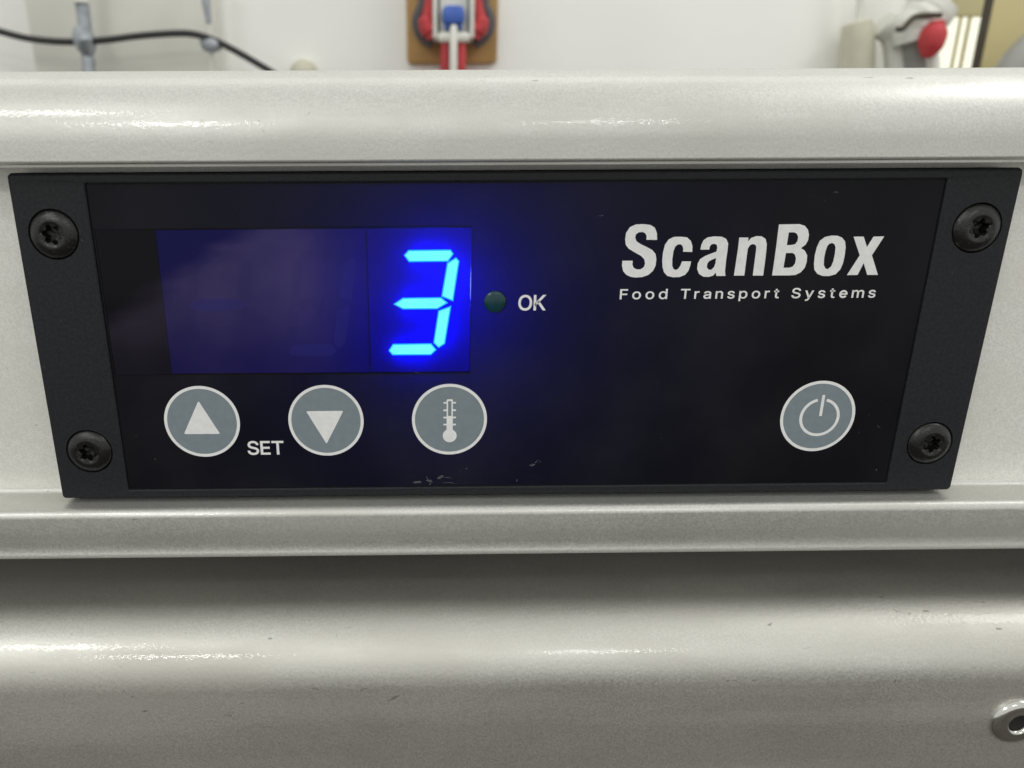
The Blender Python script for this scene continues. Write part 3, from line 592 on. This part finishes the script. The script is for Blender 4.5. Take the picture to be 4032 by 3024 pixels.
# the letter e: ring, bar and open counter
def _el(a, r): return (round(0.2025 + r * 0.168 * math.cos(math.radians(a)), 4), round(0.188 + r * 0.196 * math.sin(math.radians(a)), 4))
GLYPH['e'] = [[_el(a, 1.0) for a in range(-6, 323, 8)] + [_el(a, 0.62) for a in range(322, 188, -8)] + [(0.10, 0.162)],
              [_el(a, 0.62) for a in range(12, 169, 8)]]
for i, c in enumerate(LOGO):
    if i == 0:
        logo = link('logo_lettering', shape_me(c, 0.275, 0.02), M['ink'], cp)
    else:
        link('letter', shape_me(c, 0.275, 0.02), M['ink'], logo)
YT = 0.275
tl = link('tagline_lettering', text_me('Food', 17.45, 7.52, 25.35, 9.22, YT, 0.035, 0.13), M['ink'], cp)
link('lettering', text_me('Transport', 27.55, 7.52, 43.97, 9.19, YT, 0.035, 0.13), M['ink'], tl)
link('lettering', text_me('Systems', 46.06, 7.50, 60.11, 9.20, YT, 0.035, 0.13), M['ink'], tl)
link('lettering', text_me('OK', 0.63, 5.76, 5.19, 8.36, YT, 0.06, 0.0), M['ink'], cp)
link('lettering', text_me('SET', -46.31, -19.72, -39.93, -17.14, YT, 0.06, 0.0), M['ink'], cp)

# indicator lens
led = part('indicator_light', lathe_me([(0.00182, -0.0002), (0.00182, 0.00002), (0.00175, 0.00012), (0.0014, 0.00024), (0.0009, 0.00032), (0.0004, 0.00035), (0.0, 0.00036)], (-0.00327, 0.0003, 0.00726), 36), M['teal'], cp, 60)

# membrane buttons: grey disc, white ring, white symbol
BZ, BR_ = -13.46, 6.54
def button(bx, label, contours):
    b = link('button', shape_me([circle(bx, BZ, BR_ - 0.35, 72)], 0.280, 0.02), M['button_grey'], cp)
    tag(b, label)
    link('ring', shape_me([circle(bx, BZ, BR_, 72), circle(bx, BZ, BR_ - 0.52, 72)[::-1]], 0.262, 0.03), M['ink'], b)
    for nm, c in contours: link(nm, shape_me(c, 0.262, 0.018), M['ink'], b)
def soft(tri, r=0.18):
    out = []
    n = len(tri)
    for i in range(n):
        p, a, b = Vector(tri[i]), Vector(tri[i - 1]), Vector(tri[(i + 1) % n])
        u, v = (a - p).normalized() * r * 1.6, (b - p).normalized() * r * 1.6
        for t in (0, 0.33, 0.67, 1.0):
            q = (p + u) * (1 - t) ** 2 + 2 * t * (1 - t) * p + (p + v) * t * t
            out.append(tuple(q))
    return out
button(-53.76, 'round grey button with a white triangle pointing up', [('triangle', [soft([(-54.02, -9.60), (-57.15, -15.70), (-50.85, -15.72)])])])
button(-32.25, 'round grey button with a white triangle pointing down', [('triangle', [soft([(-35.62, -11.66), (-32.36, -17.78), (-29.15, -11.66)])])])
tx = -10.71
outline = [(tx - 0.40, -9.70), (tx + 0.40, -9.70), (tx + 0.545, -9.86)]
for zt in (-10.34, -11.71, -13.05, -14.36):
    outline += [(tx + 0.545, zt + 0.16), (tx + 1.10, zt + 0.15), (tx + 1.10, zt - 0.15), (tx + 0.545, zt - 0.16)]
outline += [(tx + 0.545, -15.30)] + [(tx + 1.22 * math.sin(math.radians(a)), -16.45 + 1.22 * math.cos(math.radians(a))) for a in range(32, 330, 12)] + [(tx - 0.545, -15.30)]
for zt in (-14.36, -13.05, -11.71, -10.34):
    outline += [(tx - 0.545, zt - 0.16), (tx - 1.10, zt - 0.15), (tx - 1.10, zt + 0.15), (tx - 0.545, zt + 0.16)]
outline += [(tx - 0.545, -9.86)]
button(-10.75, 'round grey button with a white thermometer symbol', [('thermometer_symbol', [outline, [(tx - 0.29, -10.05), (tx + 0.29, -10.05), (tx + 0.29, -12.77), (tx - 0.29, -12.77)][::-1]])])
px_, pz_ = 54.12, -13.62
a0, a1 = math.radians(90 + 14), math.radians(360 + 90 - 14)
pw = circle(px_, pz_, 3.52, 60, a0, a1, True) + circle(px_, pz_, 3.02, 60, a1, a0, True)
button(53.77, 'round grey button with a white power symbol', [('power_symbol', [pw]), ('power_symbol', [[(54.0, -9.50), (54.5, -9.50), (54.5, -13.38), (54.0, -13.38)]])])

# ------------------------------------------------------------------ things on the wall behind the cabinet
YW = 1.0
def A(px, py, back=0.0): return at(px, py, YW - back)
def loc_me(o): return o
def place(name, me, mat, label, cat, smooth=None, group=None):
    """one-mesh thing modelled in world coordinates: origin moved to its bounds' centre"""
    c = sum((v.co for v in me.vertices), Vector()) / len(me.vertices)
    for v in me.vertices: v.co -= c
    o = link(name, me, mat, None, smooth); o.location = c
    return tag(o, label, cat, group)
def bx(px0, px1, py0, py1, back0, back1, bevel=0.004):
    """box whose front spans the pixels at the wall's depth"""
    a, b = A(px0, py1, back1), A(px1, py0, back1)
    return box_me(A(px0, 150, back1).x, A(px1, 150, back1).x, YW - back1, YW - back0, a.z, b.z, bevel)
def child(name, me, mat, parent, smooth=None):
    o = link(name, me, mat, parent, smooth); o.location = -parent.location; return o

# shallow sheet-metal box behind the cable
place('wall_box', bx(110, 850, -260, 430, 0.0, 0.035, 0.01), M['box_paint'], 'off-white sheet metal box on the wall behind the black cable', 'box', 40)
# cable
pts = [(-420, 20), (-200, 70), (0, 124), (110, 151), (220, 163), (320, 164), (420, 157), (560, 140), (700, 131), (775, 137), (850, 162), (930, 202), (1010, 248), (1090, 297), (1200, 380), (1290, 470)]
place('cable', tube_me(catmull([A(x, y, 0.085) for x, y in pts], 6), 0.0043, 12), M['cable'], 'black cable sagging across the wall at the left', 'cable', 60)

def hanger(name, label, x, top, segs):
    root = empty(name, A(x, 200, 0.075)); tag(root, label, 'hanger', 'metal hangers holding the cable')
    bpy.context.view_layer.update()
    for nm, path, r, m in segs: child(nm, tube_me([A(px, py, 0.075 + d) for px, py, d in path], r, 14), M[m], root, 50)
hanger('cable_hanger', 'thick galvanised hanger gripping the cable at the left', 335, 0,
       [('rod', [(318, -160, 0), (322, 6, 0), (337, 128, 0)], 0.0085, 'galv'), ('cap', [(317, -14, 0.004), (321, 14, 0.004)], 0.0098, 'white_plastic'),
        ('clamp', [(318, 122, 0), (326, 140, 0.004), (336, 165, 0.008), (342, 190, 0.004), (350, 212, 0)], [0.010, 0.0135, 0.0145, 0.012, 0.008], 'galv'),
        ('bolt', [(340, 205, 0), (349, 240, 0), (355, 420, 0)], [0.007, 0.0085, 0.0085], 'galv')])
hanger('cable_hanger', 'thin bluish rod with a small clamp where the cable bends down', 830, 0,
       [('rod', [(806, -160, 0), (812, 10, 0), (822, 92, 0)], [0.0060, 0.0055, 0.0035], 'galv'), ('rod', [(820, 80, 0), (829, 165, 0), (836, 430, 0)], 0.0018, 'white_plastic'),
        ('clamp', [(796, 164, 0.002), (812, 176, 0.006), (834, 180, 0.010), (856, 174, 0.006), (868, 160, 0.002)], [0.004, 0.0085, 0.010, 0.0085, 0.004], 'galv')])
place('round_knob', lathe_me([(0.0, 0.028), (0.010, 0.027), (0.016, 0.022), (0.019, 0.012), (0.020, 0.0)], tuple(A(1200, 292, 0.0)), 24), M['cream'], 'small olive knob on the wall just above the cabinet rail', 'knob', 60)

# wall board with the red and blue tool holder
bd = empty('tool_holder', A(1780, 250, 0.0)); tag(bd, 'red, blue and white tool holder on a brown wooden board', 'tool holder')
bpy.context.view_layer.update()
child('board', bx(1602, 1960, -330, 251, 0.0, 0.014, 0.006), M['wood'], bd, 40)
for s in (-1, 1):
    X = lambda d: 1786 + s * d
    child('hose', tube_me(catmull([A(X(d), y, 0.030) for d, y in ((100, -180), (112, -40), (118, 20), (137, 62), (141, 95), (132, 125), (108, 152), (80, 170))], 6), 0.0082, 12), M['grey_rubber'], bd, 60)
    child('grip', tube_me(catmull([A(X(d), y, 0.050) for d, y in ((88, -200), (88, -30), (95, 40), (106, 80), (104, 105), (90, 130), (84, 152))], 6), [0.0085] * 18 + [0.011] * 6 + [0.0115] * 6 + [0.008] * 7, 12), M['red'], bd, 60)
    child('side_strip', bx(*sorted((X(62), X(82))), -330, 150, 0.014, 0.064, 0.003), M['white_plastic'], bd, 40)
    child('lower_grip', bx(*sorted((X(14), X(50))), 160, 360, 0.014, 0.062, 0.005), M['red'], bd, 40)
child('slider_body', bx(1730, 1842, -330, 152, 0.014, 0.052, 0.004), M['white_plastic'], bd, 40)
child('blue_block', bx(1742, 1830, 16, 92, 0.05, 0.075, 0.007), M['blue'], bd, 40)
child('blue_tab', bx(1752, 1768, 84, 116, 0.05, 0.068, 0.003), M['blue'], bd, 40)
child('blue_tab', bx(1804, 1820, 84, 116, 0.05, 0.068, 0.003), M['blue'], bd, 40)
child('collar', bx(1722, 1852, 122, 164, 0.05, 0.070, 0.006), M['white_plastic'], bd, 40)
child('centre_strip', bx(1772, 1802, 92, 380, 0.05, 0.080, 0.005), M['white_plastic'], bd, 40)

# cream plug with its cord
pl = empty('cord_plug', A(3370, 250, 0.03)); tag(pl, 'cream plug hanging on a thin cord at the right of the wall', 'plug')
bpy.context.view_layer.update()
child('plug_body', tube_me([A(3376, y, 0.035) for y in (84, 92, 130, 180, 420)], [0.012, 0.019, 0.021, 0.0215, 0.0215], 16), M['cream'], pl, 40)
child('cord', tube_me(catmull([A(x, y, 0.035) for x, y in ((3410, -200), (3392, -60), (3386, 20), (3380, 90))], 6), 0.0042, 10), M['white_plastic'], pl, 60)

# white pipe with the red valve handle
vp = empty('valve_pipe', A(3620, 250, 0.06)); tag(vp, 'white and grey pipe with a red valve handle at the right', 'pipe')
bpy.context.view_layer.update()
child('pipe_box', bx(3600, 3735, -300, 56, 0.05, 0.09, 0.012), M['white_plastic'], vp, 40)
child('elbow', tube_me(catmull([A(x, y, 0.07) for x, y in ((3680, 20), (3650, 62), (3612, 92), (3592, 120), (3594, 160))], 6), [0.030] * 6 + [0.029] * 6 + [0.026] * 6 + [0.0235] * 7, 18), M['white_plastic'], vp, 60)
child('grey_pipe', tube_me([A(x, y, 0.06) for x, y in ((3590, 112), (3603, 180), (3615, 300), (3625, 430))], [0.020, 0.019, 0.019, 0.019], 18), M['grey_pipe'], vp, 60)
hp = catmull([A(x, y, 0.10) for x, y in ((3690, 82), (3688, 98), (3681, 118), (3672, 150), (3664, 185), (3658, 208), (3655, 228))], 5)
hr = [0.008, 0.0095, 0.0095, 0.0095, 0.0095, 0.010, 0.011, 0.0118, 0.0127, 0.0135, 0.0143, 0.0149, 0.0153, 0.0156, 0.0158, 0.0158, 0.0157, 0.0155, 0.0152, 0.0148, 0.0143, 0.0136, 0.0128, 0.0119, 0.011, 0.010, 0.0095, 0.0088, 0.008, 0.007, 0.005]
child('valve_handle', tube_me(hp, hr[:len(hp)], 20), M['red'], vp, 60)
child('pipe_shadow_line', tube_me(catmull([A(x, y, 0.098) for x, y in ((3530, 116), (3556, 112), (3574, 92), (3600, 68), (3640, 60), (3705, 60))], 6), 0.0036, 8), M['dark_bar'], vp, 60)  # dark tube standing in for the shadow line along the elbow
child('pale_pipe', tube_me(catmull([A(x, y, 0.045) for x, y in ((3470, 96), (3515, 130), (3532, 190), (3540, 300), (3548, 430))], 6), 0.017, 16), M['white_plastic'], vp, 60)
child('stem', tube_me([A(3668, 210, 0.08), A(3674, 300, 0.08), A(3678, 420, 0.08)], 0.0085, 12), M['white_plastic'], vp, 60)

# window with khaki frame, dark bar and tan panel beside it
wn = empty('window', A(3770, 250, 0.0)); tag(wn, 'narrow bright window with a khaki frame at the right edge', 'window')
bpy.context.view_layer.update()
child('pane', bx(3670, 3765, 66, 460, 0.0, 0.006, 0.0), M['pane'], wn)
child('pane', bx(3776, 3800, 66, 460, 0.0, 0.006, 0.0), M['pane'], wn)
child('pane', bx(3812, 3850, 66, 460, 0.0, 0.006, 0.0), M['pane'], wn)
child('mullion', bx(3765, 3777, 62, 460, 0.0, 0.008, 0.001), M['khaki'], wn)
child('mullion', bx(3799, 3813, 62, 460, 0.0, 0.008, 0.001), M['khaki'], wn)
child('head', bx(3660, 3850, -300, 66, 0.0, 0.010, 0.002), M['khaki'], wn)
place('dark_bar', bx(3852, 3884, -300, 460, 0.0, 0.009, 0.002), M['dark_bar'], 'dark brown upright bar beside the bright window', 'bar')
place('tan_panel', bx(3884, 4500, -300, 460, 0.0, 0.008, 0.002), M['brass'], 'tan panel on the wall at the far right edge', 'panel', 40)
place('grey_hose', tube_me(catmull([A(x, y, 0.08) for x, y in ((4220, 60), (4120, 130), (4040, 200), (3985, 262), (3950, 340), (3930, 440))], 6), 0.018, 14), M['grey_pipe'], 'grey hose curving in front of the tan panel', 'hose', 60)

# ------------------------------------------------------------------ wear: scuffs on the paint, lint on the film (too small to pick apart: one mesh per surface)
from mathutils.bvhtree import BVHTree
rnd = random.Random(7)
def flecks(name, owner, mat, spots, lift=0.00002):
    """small irregular flakes lying on a part's surface; spots: (px, py, length mm, width mm, angle)"""
    me0 = owner.data; tree = BVHTree.FromPolygons([v.co.copy() for v in me0.vertices], [tuple(p.vertices) for p in me0.polygons])
    V, Fc = [], []
    for px, py, ln, wd, ang in spots:
        d = (MROT @ Vector(((px - PX) / F, -(py - 1512.0) / F, -1.0))).normalized()
        hit, nrm, idx, dist = tree.ray_cast(CAM_LOC, d)
        if hit is None: continue
        if nrm.dot(d) > 0: nrm = -nrm
        ux = Vector((1, 0, 0)); uz = nrm.cross(ux).normalized()
        if uz.z < 0: uz = -uz
        ca, sa = math.cos(math.radians(ang)), math.sin(math.radians(ang))
        a, b = ux * ca + uz * sa, uz * ca - ux * sa
        n = 6; b0 = len(V); bend = rnd.uniform(-0.35, 0.35) * ln
        for i in range(n + 1):
            t = i / n - 0.5; w = wd * (1 - (2 * abs(t)) ** 2.2) * rnd.uniform(0.45, 1.1) + wd * 0.12
            c = hit + nrm * lift + a * (t * ln * MM) + b * ((bend * (t * t - 0.08) + rnd.uniform(-0.1, 0.1) * wd) * MM)
            V += [c + b * (w * 0.5 * MM), c - b * (w * 0.5 * MM)]
        for i in range(n):
            k = b0 + 2 * i; Fc.append((k, k + 1, k + 3, k + 2))
    o = link(name, pydata(V, Fc), mat, owner); o['kind'] = 'stuff'
    return o
kids = {c.name.split('.')[0]: c for c in list(cab.children) + list(cp.children)}
Z = lambda ox, oy, s: (lambda x, y, ln, wd, an: (ox + x * s, oy + y * s, ln, wd, an))
L, Rr = Z(0, 2100, 0.7233), Z(2800, 1600, 0.8585)
door_spots = [L(672, 858, 1.0, 0.12, 50), L(680, 864, 0.7, 0.12, -30), L(720, 888, 0.9, 0.25, 10), L(790, 968, 1.5, 0.35, 15), L(1240, 992, 1.6, 0.25, -8), L(1262, 978, 0.8, 0.12, 60),
    L(1320, 925, 0.9, 0.15, 12), L(1450, 1055, 2.4, 0.12, 4), L(1355, 1120, 0.4, 0.25, 0), L(1520, 1143, 0.5, 0.3, 90), L(1428, 857, 0.3, 0.3, 0), L(1720, 848, 1.8, 0.2, -14), L(1980, 850, 1.5, 0.3, 24),
    L(2110, 832, 2.6, 0.14, 0), L(2140, 898, 2.8, 0.5, 28), L(1470, 573, 0.9, 0.35, 5), L(1833, 552, 0.9, 0.10, 88), L(1900, 515, 1.6, 0.10, 0), L(1910, 1155, 1.0, 0.3, -40), L(180, 757, 1.0, 0.1, 2),
    Rr(845, 936, 0.9, 0.3, -60), Rr(880, 945, 2.2, 0.14, -12), Rr(908, 950, 0.6, 0.4, 0), Rr(985, 940, 1.4, 0.5, 5), Rr(1248, 898, 0.8, 0.4, -30), Rr(75, 1260, 0.6, 0.35, 20), Rr(110, 1256, 0.9, 0.2, 0),
    Rr(195, 1257, 0.6, 0.3, 0), Rr(137, 1345, 0.25, 0.3, 0), Rr(843, 1262, 0.8, 0.3, 80), Rr(1320, 1020, 1.3, 0.5, 0), Rr(780, 876, 0.9, 0.4, 0), Rr(270, 1000, 1.2, 0.4, 20), Rr(440, 1108, 1.8, 0.12, 5)]
door_spots += [(rnd.uniform(0, 4032), rnd.uniform(2450, 3020), rnd.uniform(0.2, 0.8), rnd.uniform(0.08, 0.2), rnd.uniform(-40, 40)) for _ in range(8)]
flecks('scuff_marks', kids['door'], M['scuff'], door_spots)
rail_spots = [(1918, 302, 1.2, 0.2, 25), (1900, 318, 0.7, 0.12, -10), (1020, 475, 0.25, 0.2, 0), (794, 473, 0.3, 0.2, 20), (3580, 308, 1.4, 0.4, 0), (3420, 305, 2.0, 0.2, 4), (3196, 386, 0.3, 0.2, 0), (2108, 318, 1.2, 0.3, 0)]
rail_spots += [(rnd.uniform(0, 4032), rnd.uniform(290, 630), rnd.uniform(0.2, 0.7), rnd.uniform(0.08, 0.16), rnd.uniform(-60, 60)) for _ in range(9)]
flecks('scuff_marks', kids['upper_rail'], M['scuff'], rail_spots)
flecks('scuff_marks', kids['lower_rail'], M['scuff'], [(530, 2045, 0.9, 0.25, 8), (188, 1934, 0.5, 0.3, 30), (1730, 1980, 0.6, 0.25, 45), (2690, 2060, 0.6, 0.12, 0), (3120, 2120, 0.8, 0.1, 10)])
flecks('scuff_marks', kids['face_plate'], M['scuff'], [(144, 1674, 0.6, 0.25, 10), (3917, 1617, 0.9, 0.2, 40), (3932, 1721, 0.5, 0.2, 0), (30, 1450, 0.4, 0.15, 20)])
G = Z(1600, 1800, 0.3617)
lint = [G(225, 225, 0.9, 0.12, -60), G(250, 258, 1.3, 0.55, -15), G(258, 290, 0.6, 0.3, 85), G(370, 218, 1.3, 0.5, 30), G(440, 220, 1.6, 0.12, -4), G(470, 278, 2.6, 0.10, -4), G(490, 228, 0.3, 0.2, 0), G(655, 122, 0.35, 0.2, 30),
    G(1370, 85, 1.1, 0.45, 10), G(1415, 48, 1.0, 0.15, 50), G(1450, 45, 0.7, 0.12, -40), G(1205, 250, 0.5, 0.2, 90), G(590, 155, 0.4, 0.1, 40), G(120, 270, 1.6, 0.5, 5),
    (1642, 1468, 1.2, 0.12, -20), (1665, 1462, 0.8, 0.10, 60), (2365, 849, 1.0, 0.12, 5), (1902, 769, 0.3, 0.2, 0), (1836, 748, 0.2, 0.2, 0), (1865, 827, 0.25, 0.15, 40), (2230, 973, 1.0, 0.08, 3), (2228, 1028, 0.2, 0.2, 0),
    (3460, 1680, 0.8, 0.10, -28), (3419, 1631, 0.2, 0.15, 0), (3380, 1702, 0.3, 0.12, 0), (612, 1807, 0.4, 0.2, 40), (2308, 1222, 0.2, 0.2, 0), (3450, 1850, 0.4, 0.2, 0), (3290, 757, 1.0, 0.15, 0)]
lint += [(rnd.uniform(430, 3550), rnd.uniform(740, 1890), rnd.uniform(0.12, 0.35), rnd.uniform(0.06, 0.14), rnd.uniform(-90, 90)) for _ in range(46)]
lint = [s for s in lint if not (s[0] > 2000 and 860 < s[1] < 1240)]
flecks('lint', kids['overlay'], M['lint'], lint, 0.00004)
lint2 = [(rnd.uniform(60, 330), rnd.uniform(720, 1500), rnd.uniform(0.15, 0.5), rnd.uniform(0.05, 0.10), rnd.uniform(-40, 10)) for _ in range(40)] + [(rnd.uniform(3720, 3980), rnd.uniform(700, 1850), rnd.uniform(0.12, 0.4), rnd.uniform(0.05, 0.1), rnd.uniform(-60, 60)) for _ in range(14)]
flecks('lint', kids['frame'], M['lint'], lint2)
